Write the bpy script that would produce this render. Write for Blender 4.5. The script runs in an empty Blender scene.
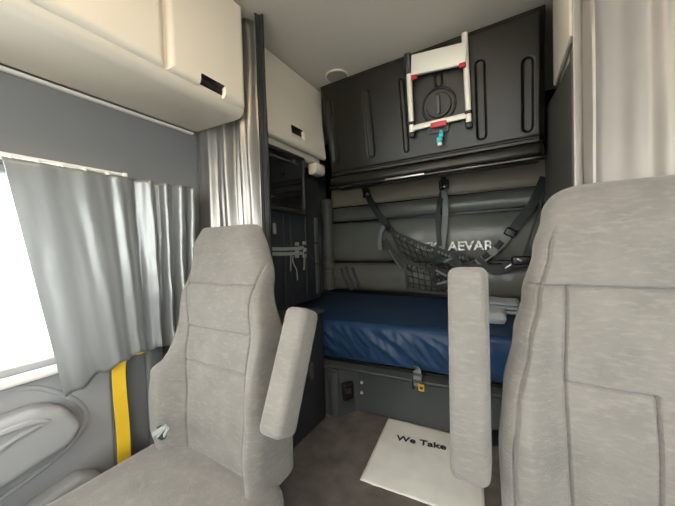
import bpy, bmesh, math, random
from mathutils import Vector as V, Matrix, noise

random.seed(7)
H = 0.84                      # camera height above the sleeper floor; the cab is laid out around the eye and lifted at the end
SC = bpy.context.scene
COL = SC.collection
sin, cos, pi = math.sin, math.cos, math.pi

# ------------------------------------------------------------------ camera (solved from the photo's vanishing points)
FPX = 287.0
yaw, pit, rol = math.radians(30.3), math.radians(-1.28), math.radians(1.74)
R0 = V((cos(yaw), sin(yaw), 0)); F0 = V((-sin(yaw), cos(yaw), 0)); ZU = V((0, 0, 1))
CF = F0*cos(pit) + ZU*sin(pit); U0 = ZU*cos(pit) - F0*sin(pit)
CR = R0*cos(rol) - U0*sin(rol); CU = U0*cos(rol) + R0*sin(rol)
def ray(px, py): return CF + CR*((px-337.5)/FPX) - CU*((py-253)/FPX)
def onX(px, py, x): r = ray(px, py); return r*(x/r.x)
def onY(px, py, y): r = ray(px, py); return r*(y/r.y)
def onZ(px, py, z): r = ray(px, py); return r*(z/r.z)
def onP(px, py, p, n): r = ray(px, py); return r*(p.dot(n)/r.dot(n))

cd = bpy.data.cameras.new('camera'); cam = bpy.data.objects.new('camera', cd); COL.objects.link(cam)
cd.sensor_width = 36; cd.lens = FPX/675*36; cd.clip_start = 0.02
M = Matrix((CR, CU, -CF)).transposed().to_4x4(); cam.matrix_world = M
SC.camera = cam

# ------------------------------------------------------------------ materials
def mat(name, col, rough=.6, metal=0, bump=0, bscale=200, var=0, vscale=8, coat=0, sheen=0, spec=.5, trans=0, stretch=(1,1,1), emit=None, lint=0):
    m = bpy.data.materials.new(name); m.use_nodes = True
    nt = m.node_tree; N = nt.nodes; L = nt.links
    b = N['Principled BSDF']; out = N['Material Output']
    c4 = (*col, 1)
    b.inputs['Base Color'].default_value = c4
    b.inputs['Roughness'].default_value = rough; b.inputs['Metallic'].default_value = metal
    b.inputs['Coat Weight'].default_value = coat; b.inputs['Sheen Weight'].default_value = sheen
    b.inputs['Specular IOR Level'].default_value = spec
    tc = N.new('ShaderNodeTexCoord'); mp = N.new('ShaderNodeMapping'); mp.inputs['Scale'].default_value = stretch
    L.new(tc.outputs['Object'], mp.inputs['Vector'])
    if var:
        n = N.new('ShaderNodeTexNoise'); n.inputs['Scale'].default_value = vscale; n.inputs['Detail'].default_value = 6
        L.new(mp.outputs['Vector'], n.inputs['Vector'])
        r = N.new('ShaderNodeValToRGB'); r.color_ramp.elements[0].position = .3; r.color_ramp.elements[1].position = .7
        r.color_ramp.elements[0].color = (*[max(0, x*(1-var)) for x in col], 1)
        r.color_ramp.elements[1].color = (*[min(1, x*(1+var)) for x in col], 1)
        L.new(n.outputs['Fac'], r.inputs['Fac']); L.new(r.outputs['Color'], b.inputs['Base Color'])
    if lint:      # brushed, worn nap: pale lint streaks
        m3 = N.new('ShaderNodeMapping'); m3.inputs['Scale'].default_value = (48, 48, 150); m3.inputs['Rotation'].default_value = (0, .25, 0); L.new(tc.outputs['Object'], m3.inputs['Vector'])
        n3 = N.new('ShaderNodeTexNoise'); n3.inputs['Scale'].default_value = 1; n3.inputs['Detail'].default_value = 5; L.new(m3.outputs['Vector'], n3.inputs['Vector'])
        r3 = N.new('ShaderNodeValToRGB'); r3.color_ramp.elements[0].position = .50; r3.color_ramp.elements[1].position = .80
        r3.color_ramp.elements[0].color = (0, 0, 0, 1); r3.color_ramp.elements[1].color = (1, 1, 1, 1); L.new(n3.outputs['Fac'], r3.inputs['Fac'])
        x3 = N.new('ShaderNodeMix'); x3.data_type = 'RGBA'; x3.inputs['B'].default_value = (*[min(1, q*(1+lint)) for q in col], 1)
        L.new(r3.outputs['Color'], x3.inputs['Factor']); L.new(r.outputs['Color'], x3.inputs['A']); L.new(x3.outputs['Result'], b.inputs['Base Color'])
    if bump:
        n2 = N.new('ShaderNodeTexNoise'); n2.inputs['Scale'].default_value = bscale; n2.inputs['Detail'].default_value = 4
        L.new(mp.outputs['Vector'], n2.inputs['Vector'])
        bp = N.new('ShaderNodeBump'); bp.inputs['Strength'].default_value = bump; bp.inputs['Distance'].default_value = .003
        L.new(n2.outputs['Fac'], bp.inputs['Height']); L.new(bp.outputs['Normal'], b.inputs['Normal'])
    if trans:
        t = N.new('ShaderNodeBsdfTranslucent'); t.inputs['Color'].default_value = (*[min(1, x*1.3) for x in col], 1)
        mx = N.new('ShaderNodeMixShader'); mx.inputs['Fac'].default_value = trans
        L.new(b.outputs[0], mx.inputs[1]); L.new(t.outputs[0], mx.inputs[2]); L.new(mx.outputs[0], out.inputs['Surface'])
    if emit:
        b.inputs['Emission Color'].default_value = (*emit[0], 1); b.inputs['Emission Strength'].default_value = emit[1]
    return m

def glass_mat():
    m = bpy.data.materials.new('window_glass'); m.use_nodes = True
    nt = m.node_tree; N = nt.nodes; L = nt.links; N.remove(N['Principled BSDF'])
    t = N.new('ShaderNodeBsdfTransparent'); t.inputs['Color'].default_value = (.93, .95, .95, 1)
    g = N.new('ShaderNodeBsdfGlossy'); g.inputs['Roughness'].default_value = .02
    mx = N.new('ShaderNodeMixShader'); mx.inputs['Fac'].default_value = .06
    L.new(t.outputs[0], mx.inputs[1]); L.new(g.outputs[0], mx.inputs[2]); L.new(mx.outputs[0], N['Material Output'].inputs['Surface'])
    return m

MT = dict(
    cream=mat('cream_plastic', (.80, .735, .625), .42, bump=.08, bscale=900),
    cream_trim=mat('cream_trim', (.92, .89, .82), .35),
    header=mat('grey_headliner_panel', (.20, .203, .208), .6, bump=.12, bscale=700, var=.04, vscale=4),
    ceil=mat('ceiling_liner', (.62, .57, .50), .9, bump=.2, bscale=600),
    door=mat('grey_door_plastic', (.33, .335, .34), .75, bump=.1, bscale=700),
    dark=mat('dark_plastic', (.028, .029, .030), .42, bump=.12, bscale=800),
    darker=mat('black_plastic', (.012, .012, .012), .4),
    side=mat('dark_side_panel', (.026, .028, .034), .5, bump=.1, bscale=700),
    bunk=mat('black_bunk_plastic', (.013, .0125, .009), .30, bump=.14, bscale=900, spec=.38),
    closet=mat('closet_panel', (.075, .075, .070), .6, bump=.1, bscale=600),
    letter=mat('mottled_metal_letter', (.42, .42, .40), .38, .5, var=.5, vscale=60),  # metal tone varies in random patches
    post=mat('grey_post_trim', (.13, .135, .14), .6, bump=.1, bscale=500),
    mesh=mat('black_mesh_cord', (.018, .02, .02), .6),
    base=mat('bunk_base_plastic', (.075, .082, .084), .42, bump=.1, bscale=800),
    pad=mat('dark_vinyl', (.172, .175, .152), .30, bump=.25, bscale=60, var=.1, vscale=6),
    band=mat('lit_vinyl', (.46, .41, .31), .36, bump=.15, bscale=80),  # pad vinyl made paler: light on the top band is in the colour
    gloss=mat('gloss_black', (.01, .01, .01), .12, coat=.5),
    screen=mat('screen_glass', (.006, .007, .007), .08, coat=.6),
    chrome=mat('chrome', (.75, .75, .74), .18, 1),
    steel=mat('brushed_steel', (.5, .5, .5), .35, 1),
    silver=mat('silver_vinyl_curtain', (.30, .288, .27), .33, .7, bump=.3, bscale=28, var=.08, vscale=9),
    silver_b=mat('warm_silver_vinyl', (.33, .305, .275), .46, .2, bump=.2, bscale=25, var=.06, vscale=6),
    sheer=mat('grey_window_curtain', (.42, .435, .435), .32, .45, bump=.2, bscale=24, trans=.34),
    lining=mat('black_curtain_lining', (.02, .02, .02), .7),
    seat=mat('grey_seat_fabric', (.172, .161, .146), .95, bump=.45, bscale=300, lint=.27, var=.10, vscale=16, sheen=.25, spec=.2),
    seatc=mat('grey_seat_centre_fabric', (.35, .34, .315), .95, bump=.55, bscale=300, var=.14, vscale=11, sheen=.25, spec=.2, stretch=(1, 1, 2.6)),
    blue=mat('navy_satin_sheet', (.020, .056, .135), .42, bump=.45, bscale=9, var=.08, vscale=5, spec=.32, stretch=(1, .4, 2)),
    yellow=mat('yellow_webbing', (.90, .58, .03), .6, bump=.4, bscale=500),
    yellow2=mat('yellow_tag_plastic', (.85, .55, .05), .4),
    alu=mat('pale_aluminium', (.86, .82, .72), .38, .1),
    red=mat('red_plastic', (.62, .03, .05), .4),
    teal=mat('teal_plastic', (.05, .55, .62), .4),
    white=mat('white_plastic', (.85, .85, .82), .4),
    strap=mat('dark_webbing', (.045, .050, .047), .55, bump=.5, bscale=500),
    strap2=mat('grey_webbing', (.26, .28, .265), .55, bump=.5, bscale=500),
    grey=mat('grey_blanket', (.46, .49, .50), .9, bump=.5, bscale=150, sheen=.3),
    grey2=mat('pale_grey_sheet', (.48, .54, .60), .85, bump=.4, bscale=60, sheen=.2),
    carpet=mat('floor_carpet', (.15, .132, .115), .95, bump=.8, bscale=260, var=.25, vscale=14),
    paper=mat('floor_mat_paper', (.92, .92, .86), .75, bump=.2, bscale=40, var=.05, vscale=10),
    ink=mat('black_ink', (.02, .02, .02), .8),
    lamp=mat('dome_lamp_lens', (.9, .85, .75), .5, emit=((1, .74, .46), 60)),
    grille=mat('speaker_grille', (.34, .32, .28), .8, bump=.6, bscale=350),
    lot=mat('pale_concrete', (.55, .55, .53), .9, var=.1, vscale=1),
    glass=glass_mat(),
)

# ------------------------------------------------------------------ mesh helpers (vertices in world space)
def link(name, me, parent=None):
    o = bpy.data.objects.new(name, me); COL.objects.link(o)
    if parent is not None:
        o.parent = parent; o.matrix_parent_inverse = Matrix.Identity(4)
        o.location = -wloc(parent)
    return o
def wloc(o):
    l = V(o.location); p = o.parent
    while p: l += V(p.location); p = p.parent
    return l
def obj(name, bm, mats, parent=None, smooth=True):
    me = bpy.data.meshes.new(name)
    bmesh.ops.recalc_face_normals(bm, faces=bm.faces)
    bm.to_mesh(me); bm.free()
    for m in (mats if isinstance(mats, (list, tuple)) else [mats]): me.materials.append(MT[m])
    for p in me.polygons: p.use_smooth = smooth
    if smooth: me.set_sharp_from_angle(angle=math.radians(42))
    return link(name, me, parent)
def thing(name, label, cat, loc, group=None):
    o = bpy.data.objects.new(name, None); o.empty_display_size = .05; COL.objects.link(o); o.location = loc
    return tag(o, label, cat, group)
def tag(o, label, cat, group=None):
    o['label'] = label; o['category'] = cat
    if group: o['group'] = group
    return o
def tag2(o, label): o['label'] = label; return o
def struct(o): o['kind'] = 'structure'; return o
def sroot(name, loc=(0, 0, 0)):
    o = bpy.data.objects.new(name, None); o.empty_display_size = .05; COL.objects.link(o); o.location = loc; o['kind'] = 'structure'; return o

def box(bm, x0, x1, y0, y1, z0, z1, r=0, seg=3, rot=None, mi=0):
    c = V(((x0+x1)/2, (y0+y1)/2, (z0+z1)/2)); s = V((abs(x1-x0), abs(y1-y0), abs(z1-z0)))
    t = bmesh.new(); bmesh.ops.create_cube(t, size=1)
    for v in t.verts: v.co = V((v.co.x*s.x, v.co.y*s.y, v.co.z*s.z))
    if r: bmesh.ops.bevel(t, geom=list(t.edges), offset=min(r, min(s)*.49), segments=seg, profile=.5, affect='EDGES')
    for v in t.verts: v.co = (rot @ v.co if rot is not None else v.co) + c
    merge(bm, t, mi)
def merge(bm, t, mi=0):
    vm = [bm.verts.new(v.co) for v in t.verts]; t.verts.index_update()
    for f in t.faces:
        try: nf = bm.faces.new([vm[v.index] for v in f.verts]); nf.material_index = mi or f.material_index
        except ValueError: pass
    t.free()
def frame_box(bm, p0, p1, w, d, up, r=.003, seg=2, mi=0):
    """rounded bar from p0 to p1, width w across, depth d along `up`"""
    z = (p1-p0).normalized(); y = (up - z*up.dot(z)).normalized(); x = y.cross(z)
    rot = Matrix((x, y, z)).transposed(); c = (p0+p1)/2; Ln = (p1-p0).length
    t = bmesh.new(); bmesh.ops.create_cube(t, size=1)
    for v in t.verts: v.co = V((v.co.x*w, v.co.y*d, v.co.z*Ln))
    if r: bmesh.ops.bevel(t, geom=list(t.edges), offset=min(r, min(w, d, Ln)*.49), segments=seg, profile=.5, affect='EDGES')
    for v in t.verts: v.co = rot @ v.co + c
    merge(bm, t, mi)
def smoothpath(pts, n=8):
    pts = [V(p) for p in pts]
    if len(pts) < 3: return pts
    out = []
    for i in range(len(pts)-1):
        p0 = pts[max(i-1, 0)]; p1 = pts[i]; p2 = pts[i+1]; p3 = pts[min(i+2, len(pts)-1)]
        for k in range(n):
            t = k/n
            out.append(.5*((2*p1)+(p2-p0)*t+(2*p0-5*p1+4*p2-p3)*t*t+(3*p1-p0-3*p2+p3)*t**3))
    out.append(pts[-1]); return out
def tube(bm, pts, r, n=8, mi=0, closed=False):
    pts = [V(p) for p in pts]; rings = []; N = len(pts)
    ref = None
    for i, p in enumerate(pts):
        a = pts[i-1] if (i > 0 or closed) else pts[0]; b = pts[(i+1) % N] if (i < N-1 or closed) else pts[-1]
        t = (b-a).normalized()
        if ref is None: ref = V((0, 0, 1)) if abs(t.z) < .9 else V((1, 0, 0))
        x = (ref - t*ref.dot(t)).normalized(); y = t.cross(x); ref = x
        rr = r[i] if isinstance(r, (list, tuple)) else r
        rings.append([bm.verts.new(p + (x*cos(2*pi*k/n)+y*sin(2*pi*k/n))*rr) for k in range(n)])
    M_ = N if closed else N-1
    for i in range(M_):
        A = rings[i]; B = rings[(i+1) % N]
        for k in range(n):
            f = bm.faces.new([A[k], A[(k+1) % n], B[(k+1) % n], B[k]]); f.material_index = mi
    if not closed:
        bm.faces.new(rings[0][::-1]).material_index = mi; bm.faces.new(rings[-1]).material_index = mi
def ribbon(bm, pts, w, nrm, t=.002, mi=0):
    """flat strap: width w across the path, facing nrm, thickness t"""
    pts = [V(p) for p in pts]; rings = []; N = len(pts); nrm = V(nrm).normalized()
    for i, p in enumerate(pts):
        d = (pts[min(i+1, N-1)]-pts[max(i-1, 0)]).normalized()
        s = d.cross(nrm).normalized(); q = s.cross(d).normalized()
        ww = w[i] if isinstance(w, (list, tuple)) else w
        rings.append([bm.verts.new(p+s*ww/2+q*t/2), bm.verts.new(p-s*ww/2+q*t/2), bm.verts.new(p-s*ww/2-q*t/2), bm.verts.new(p+s*ww/2-q*t/2)])
    for A, B in zip(rings, rings[1:]):
        for k in range(4): bm.faces.new([A[k], A[(k+1) % 4], B[(k+1) % 4], B[k]]).material_index = mi
    bm.faces.new(rings[0][::-1]); bm.faces.new(rings[-1])
def prism(bm, poly, ext, mi=0):
    a = [bm.verts.new(V(p)) for p in poly]; b = [bm.verts.new(V(p)+V(ext)) for p in poly]; n = len(a)
    bm.faces.new(a[::-1]).material_index = mi; bm.faces.new(b).material_index = mi
    for k in range(n): bm.faces.new([a[k], a[(k+1) % n], b[(k+1) % n], b[k]]).material_index = mi
def bprism(bm, poly, ext, r, seg=3):
    t = bmesh.new(); prism(t, poly, ext)
    bmesh.ops.recalc_face_normals(t, faces=t.faces)
    bmesh.ops.bevel(t, geom=list(t.edges), offset=r, segments=seg, profile=.5, affect='EDGES'); merge(bm, t)
def hf(bm, o, ud, vd, nd, fn, nu, nv, thick=0, mfn=None, us=None, vs=None):
    """height-field slab: point = o + u*ud + v*vd + fn(u,v)*nd, u,v in 0..1"""
    us = us or [i/nu for i in range(nu+1)]; vs = vs or [j/nv for j in range(nv+1)]
    g = [[bm.verts.new(o+ud*u+vd*v+nd*fn(u, v)) for u in us] for v in vs]
    for j in range(len(vs)-1):
        for i in range(len(us)-1):
            f = bm.faces.new([g[j][i], g[j][i+1], g[j+1][i+1], g[j+1][i]])
            if mfn: f.material_index = mfn((us[i]+us[i+1])/2, (vs[j]+vs[j+1])/2)
    if thick:
        rim = [g[0][i] for i in range(len(us))] + [g[j][-1] for j in range(1, len(vs))] + [g[-1][i] for i in range(len(us)-2, -1, -1)] + [g[j][0] for j in range(len(vs)-2, 0, -1)]
        bk = []
        for v in rim:
            q = v.co - o; q = q - nd*q.dot(nd); bk.append(bm.verts.new(o+q-nd*thick))
        n = len(rim)
        for k in range(n): bm.faces.new([rim[k], bk[k], bk[(k+1) % n], rim[(k+1) % n]])
        bm.faces.new(bk)
def lerp(a, b, t): return a+(b-a)*t
def interp(tab, x):
    if x <= tab[0][0]: return tab[0][1]
    for (a, fa), (b, fb) in zip(tab, tab[1:]):
        if x <= b:
            t = (x-a)/(b-a); t = t*t*(3-2*t); return fa+(fb-fa)*t
    return tab[-1][1]
def sstep(a, b, x):
    t = min(1, max(0, (x-a)/(b-a))); return t*t*(3-2*t)
def gau(x, s): return math.exp(-(x/s)**2)
def nz(x, y=0, z=0): return noise.noise(V((x, y, z)))
def text(name, s, loc, xd, yd, size, depth, m, parent, bold=0, sx=1):
    c = bpy.data.curves.new(name, 'FONT'); c.body = s; c.size = size; c.extrude = depth; c.offset = bold
    t = bpy.data.objects.new('tmp', c); COL.objects.link(t)
    dg = bpy.context.evaluated_depsgraph_get(); me = bpy.data.meshes.new_from_object(t.evaluated_get(dg))
    bpy.data.objects.remove(t); bpy.data.curves.remove(c)
    xd = V(xd).normalized(); yd = V(yd).normalized(); zd = xd.cross(yd)
    Mx = Matrix((xd*sx, yd, zd)).transposed().to_4x4(); Mx.translation = V(loc)
    me.transform(Mx); me.materials.clear(); me.materials.append(MT[m]); me.name = name
    return link(name, me, parent)

FZ = -H
# ------------------------------------------------------------------ setting
b = bmesh.new(); box(b, -1.40, .92, -.75, 2.3, FZ-.04, FZ); struct(obj('floor', b, 'carpet', smooth=False))
b = bmesh.new(); box(b, -1.40, .92, -.75, 2.3, .90, .94); struct(obj('ceiling', b, 'ceil', smooth=False))

# left side: header over the window, rear post, jog, sleeper side wall
b = bmesh.new()
box(b, -1.21, -1.15, -.75, .87, .25, .90)            # header above the window
box(b, -1.21, -1.15, .40, .87, FZ, .25)               # post behind the window
box(b, -1.40, -1.15, .83, .87, FZ, .90)               # jog out to the sleeper wall
box(b, -1.40, -1.36, .87, 2.3, FZ, .90)
struct(obj('wall_left', b, 'header', smooth=False))
b = bmesh.new()
box(b, .76, .82, -.75, .90, .25, .90); box(b, .76, .82, .40, .90, FZ, .25); box(b, .76, .82, -.75, .40, FZ, -.325)
box(b, .76, .92, .90, .94, FZ, .90); box(b, .88, .92, .94, 2.3, FZ, .90)
struct(obj('wall_right', b, 'header', smooth=False))
b = bmesh.new(); box(b, -1.21, .82, -.75, -.70, FZ, -.30); box(b, -1.21, .82, -.75, -.70, .66, .90)
struct(obj('wall_front', b, 'dark', smooth=False))

def window(name, pts_lo, pts_hi, ax):
    r = sroot(name, V(pts_lo)); lo, hi = V(pts_lo), V(pts_hi)
    b = bmesh.new(); t = .022
    if ax == 'x':
        x0, x1 = lo.x, hi.x
        for (ya, yb, za, zb) in ((lo.y, hi.y, lo.z, lo.z+t), (lo.y, hi.y, hi.z-t, hi.z), (lo.y, lo.y+t, lo.z+t, hi.z-t), (hi.y-t, hi.y, lo.z+t, hi.z-t)):
            box(b, x0, x1, ya, yb, za, zb, .004, 2)
        obj('window_frame', b, 'door', r)
        b = bmesh.new(); xm = (x0+x1)/2; box(b, xm-.002, xm+.002, lo.y+t, hi.y-t, lo.z+t, hi.z-t)
    else:
        y0, y1 = lo.y, hi.y
        for (xa, xb, za, zb) in ((lo.x, hi.x, lo.z, lo.z+t), (lo.x, hi.x, hi.z-t, hi.z), (lo.x, lo.x+t, lo.z+t, hi.z-t), (hi.x-t, hi.x, lo.z+t, hi.z-t)):
            box(b, xa, xb, y0, y1, za, zb, .004, 2)
        obj('window_frame', b, 'door', r)
        b = bmesh.new(); ym = (y0+y1)/2; box(b, lo.x+t, hi.x-t, ym-.002, ym+.002, lo.z+t, hi.z-t)
    obj('pane', b, 'glass', r, smooth=False)
    return r
window('window_1', (-1.20, -.70, -.325), (-1.16, .40, .25), 'x')
window('window_2', (.77, -.70, -.325), (.81, .40, .25), 'x')
window('window_3', (-1.15, -.745, -.30), (.76, -.715, .66), 'y')

# left door: panel with moulded armrest, grab bar and sill
dr = sroot('door_1', (-1.15, 0, FZ))
b = bmesh.new(); box(b, -1.21, -1.146, -.70, .432, FZ, -.325, .006, 2); obj('door_panel', b, 'door', dr)
b = bmesh.new(); box(b, -1.155, -1.120, -.70, .40, -.345, -.320, .010, 3); obj('window_sill', b, 'cream_trim', dr)
P = [V((-1.15, y, z)) for y, z in ((-.60, -.44), (-.1, -.425), (.12, -.41), (.24, -.405), (.30, -.43), (.34, -.50), (.31, -.545), (.18, -.575), (-.1, -.62), (-.6, -.64))]
b = bmesh.new(); bprism(b, P, (.075, 0, 0), .022, 5); obj('armrest', b, 'door', dr)
b = bmesh.new(); tube(b, smoothpath([(-1.075, -.4, -.47), (-1.072, -.05, -.455), (-1.070, .12, -.435), (-1.074, .22, -.435), (-1.078, .26, -.45)]), .009, 8)
tube(b, smoothpath([(-1.075, -.4, -.57), (-1.072, -.05, -.535), (-1.070, .1, -.495), (-1.074, .2, -.46), (-1.078, .26, -.45)]), .007, 8); obj('pull_handle', b, 'door', dr)
b = bmesh.new(); tube(b, smoothpath([(-1.15, .18, -.34), (-1.148, .27, -.38), (-1.148, .345, -.455), (-1.148, .36, -.53), (-1.148, .28, -.60), (-1.148, .05, -.66), (-1.148, -.3, -.72)]), .008, 8); obj('door_seam', b, 'door', dr)
P = [V((-1.15, y, z)) for y, z in ((-.45, FZ+.03), (.36, FZ+.03), (.385, -.69), (.33, -.655), (.2, -.68), (-.45, -.74))]
b = bmesh.new(); bprism(b, P, (.06, 0, 0), .015, 4); obj('map_pocket', b, 'door', dr)

# bright trim strip along the header's upper edge
b = bmesh.new(); box(b, -1.150, -1.134, -.70, .763, .493, .503, .003, 2); struct(obj('trim_1', b, 'cream_trim'))
# moulding on the post behind the window
b = bmesh.new()
box(b, -1.15, -1.125, .435, .475, FZ, .20, .012, 3); box(b, -1.15, -1.118, .535, .60, FZ, .20, .02, 4); box(b, -1.15, -1.13, .64, .73, FZ, .2, .01, 3)
struct(obj('trim_2', b, 'post'))

# ---------------------------------------------------------------- rear wall with padded vinyl
rw = sroot('wall_rear', (0, 2.15, FZ))
b = bmesh.new(); box(b, -1.40, .92, 2.16, 2.24, FZ, .90); obj('backing', b, 'darker', rw, smooth=False)
def padf(seed, bul, wr):
    def f(u, v):
        e = min(1, (u*(1-u))*60)
        p = max(0, 4*v*(1-v))**.38
        x = u*2.25
        w = wr*nz(x*3+seed, v*1.5, seed)+wr*.6*abs(nz(x*9+seed, v*.8+x, seed+3))*(1-abs(2*v-1))
        return bul*p*min(1, e)**.5 + w*p
    return f
for k, (z0, z1, bul, wr, m) in enumerate(((.338, .56, .020, .002, 'band'), (.211, .326, .034, .004, 'pad'), (-.126, .199, .058, .009, 'pad'), (-.366, -.140, .060, .012, 'pad'))):
    b = bmesh.new(); hf(b, V((-1.30, 2.145, z0)), V((2.18, 0, 0)), V((0, 0, z1-z0)), V((0, -1, 0)), padf(k*3.7, bul, wr), 150, 26, .03)
    obj('padded_panel', b, m, rw)
# gathered creases at the left end of the lowest pad
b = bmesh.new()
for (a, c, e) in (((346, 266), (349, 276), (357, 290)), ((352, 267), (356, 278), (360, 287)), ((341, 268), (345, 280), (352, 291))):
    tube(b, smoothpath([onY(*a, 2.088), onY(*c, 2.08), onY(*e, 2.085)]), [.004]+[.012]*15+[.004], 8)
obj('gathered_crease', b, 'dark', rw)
# padded corner column
b = bmesh.new(); pts = []; rad = []
for i in range(90):
    t = i/89; z = lerp(-.365, .40, t)
    pts.append(V((-1.315, 2.09, z))); rad.append(.048*(1+.05*sin(i*1.5)*sstep(.75, .3, t))+.003*nz(i*.3))
tube(b, pts, rad, 16); obj('corner_pad', b, 'pad', rw)
# chrome lettering across the big pad
pz = .012
tl = onY(416, 251.0, 2.083); tr = onY(492, 250, 2.083)
text('lettering', 'AEK', tl, (1, 0, tr.z-tl.z), (0, 0, 1), .086, .004, 'letter', rw, .0012, 1.0)
tl2 = onY(448, 250.5, 2.083)
text('lettering', 'AEVAR', tl2, (1, 0, 0), (0, 0, 1), .086, .004, 'letter', rw, .0012, 1.05)

# ---------------------------------------------------------------- overhead cabinets
def latch_door(b, x, y0, y1, z0, z1, hy, hz, hw, hh, lean=0.0, nu=80, nv=60):
    """lid with a scooped grip: dark pocket over a cream lip"""
    W, Ht = y1-y0, z1-z0
    def f(u, v):
        y = u*W+y0; z = v*Ht+z0
        e = min(u*W, (1-u)*W, v*Ht, (1-v)*Ht); r = .022
        d = 0 if e >= r else -(r-math.sqrt(max(0, r*r-(r-e)**2)))
        a = abs(y-hy)/(hw/2); c = (z-hz)/(hh/2)
        if a < 1 and abs(c) < 1: d -= .013 if c > -.1 else .012*sstep(-1, -.1, c)
        return d
    def mf(u, v):
        y = u*W+y0; z = v*Ht+z0
        return 1 if (abs(y-hy) < hw/2*.96 and -.12 < (z-hz)/(hh/2) < 1.0) else 0
    us = sorted(set([i/nu for i in range(nu+1)] + [k*.003/W for k in range(9)] + [1-k*.003/W for k in range(9)]))
    vs = sorted(set([i/nv for i in range(nv+1)] + [k*.003/Ht for k in range(9)] + [1-k*.003/Ht for k in range(9)]))
    hf(b, V((x, y0, z0)), V((0, W, 0)), V((lean, 0, Ht)), V((1, 0, 0)), f, 0, 0, .03, mf, us, vs)

h1 = onX(214.5, 90.5, -.818)
r = thing('overhead_cabinet', 'long cream overhead cabinet above the window header, ending at the tall silver curtain', 'cabinet', (-1.0, .28, .50), 'cream overhead cabinets')
b = bmesh.new(); sec = [(-1.145, .90), (-1.145, .512), (-1.12, .503), (-.90, .494)] + [(-.870+.036*sin(a), .530-.036*cos(a)) for a in (0, .3, .6, .9, 1.2, 1.5)] + [(-.834, .90)]
bprism(b, [V((x, -.45, z)) for x, z in sec], (0, 1.22, 0), .003, 2); obj('body', b, 'cream', r)
for (y0, y1, hy, hz) in ((.482, .768, h1.y, h1.z), (-.10, .477, .10, h1.z)):
    b = bmesh.new(); latch_door(b, -.817, y0, y1, .522, .895, hy, hz, .090, .062); obj('door', b, ['cream', 'darker'], r)

r = thing('overhead_cabinet', 'cream overhead cabinet in the sleeper above the dark screen, with a dark grip slot', 'cabinet', (-1.1, 1.1, .47), 'cream overhead cabinets')
b = bmesh.new()
sec = [(-1.36, .895), (-1.36, .475), (-.95, .475), (-.925, .485), (-.955, .895)]
bprism(b, [V((x, .905, z)) for x, z in sec], (0, .51, 0), .006, 2); obj('body', b, 'cream', r)
h2 = onX(298, 133.5, -.885)
b = bmesh.new(); latch_door(b, -.878, .90, 1.422, .503, .893, h2.y, h2.z, .095, .056, lean=-.04); obj('door', b, ['cream', 'darker'], r)

r = thing('overhead_cabinet', 'cream overhead cabinet at upper right, mostly hidden behind the light curtain', 'cabinet', (.4, 1.1, .505), 'cream overhead cabinets')
b = bmesh.new(); box(b, .165, .76, .95, 1.235, .515, .895, .012, 3); obj('body', b, 'cream', r)
b = bmesh.new(); box(b, .150, .163, .955, 1.23, .52, .89, .005, 2); obj('door', b, 'cream', r)

# ---------------------------------------------------------------- sleeper side tower, screen, side cabinet
r = thing('storage_tower', 'dark upright side panel of the sleeper behind the left seat, carrying straps', 'panel', (-1.15, 1.15, -.31))
b = bmesh.new(); box(b, -1.355, -.955, .875, 1.43, -.300, .393, .006, 2); box(b, -1.355, -1.0, .875, 1.42, .390, .470); obj('body', b, 'side', r)
b = bmesh.new(); bprism(b, [V((x, 1.33, z)) for x, z in ((-.954, .472), (-.895, .472), (-.895, .43), (-.905, .412), (-.954, .412))], (0, .09, 0), .008, 2); tag2(obj('bracket', b, 'cream', r), 'cream corner bracket')
b = bmesh.new()
for px in (284.5, 291, 306): 
    p = onX(px, 250, -.953); tube(b, [V((-.953, p.y, -.28)), V((-.953, p.y, .17))], .004, 8)
obj('rib', b, 'side', r)
b = bmesh.new(); p = onX(318, 250, -.945)
for (z0, z1) in ((-.27, -.1), (-.09, .02), (.03, .17)): box(b, -.956, -.944, p.y-.02, p.y+.008, z0, z1, .003, 2)
obj('hinge_strip', b, 'base', r)
b = bmesh.new(); p = onX(274.5, 223, -.945); q = onX(274.5, 234, -.945); box(b, -.957, -.940, p.y-.006, p.y+.008, q.z, p.z, .003, 2); obj('hook', b, 'strap2', r)

r = thing('cargo_strap', 'dark webbing strap with buckles hanging on the side panel below the screen', 'strap', onX(300, 252, -.95))
b = bmesh.new()
for dy in (0, 5): ribbon(b, smoothpath([onX(266, 248.5+dy, -.945), onX(284, 249+dy, -.942), onX(304, 248+dy, -.944)]), .016, (1, 0, 0), .003)
obj('webbing', b, 'strap2', r)
b = bmesh.new()
for (px, py) in ((297, 244), (297, 250), (297, 256), (304.5, 243), (305, 250), (304.5, 256), (300, 248)):
    c = onX(px, py, -.938); box(b, c.x-.006, c.x+.006, c.y-.014, c.y+.014, c.z-.010, c.z+.010, .005, 3)
obj('buckle', b, 'strap2', r)
for (px, py) in ((302.5, 246.5), (302.8, 249.2), (302.5, 252)):
    b = bmesh.new(); c = onX(px, py, -.930); bmesh.ops.create_uvsphere(b, u_segments=10, v_segments=6, radius=.004, matrix=Matrix.Translation(c)); obj('rivet', b, 'chrome', r)
b = bmesh.new(); tube(b, smoothpath([onX(293, 256, -.94), onX(293, 262, -.938), onX(296.5, 270, -.936), onX(297.5, 280, -.94)]), .003, 6)
ribbon(b, [onX(304.5, 256, -.94), onX(304.5, 264, -.938), onX(304, 270, -.94)], .012, (1, 0, 0), .003)
ribbon(b, [onX(291, 255, -.94), onX(290.5, 271, -.94)], .008, (1, 0, 0), .003); obj('strap_tail', b, 'strap2', r)

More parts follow.
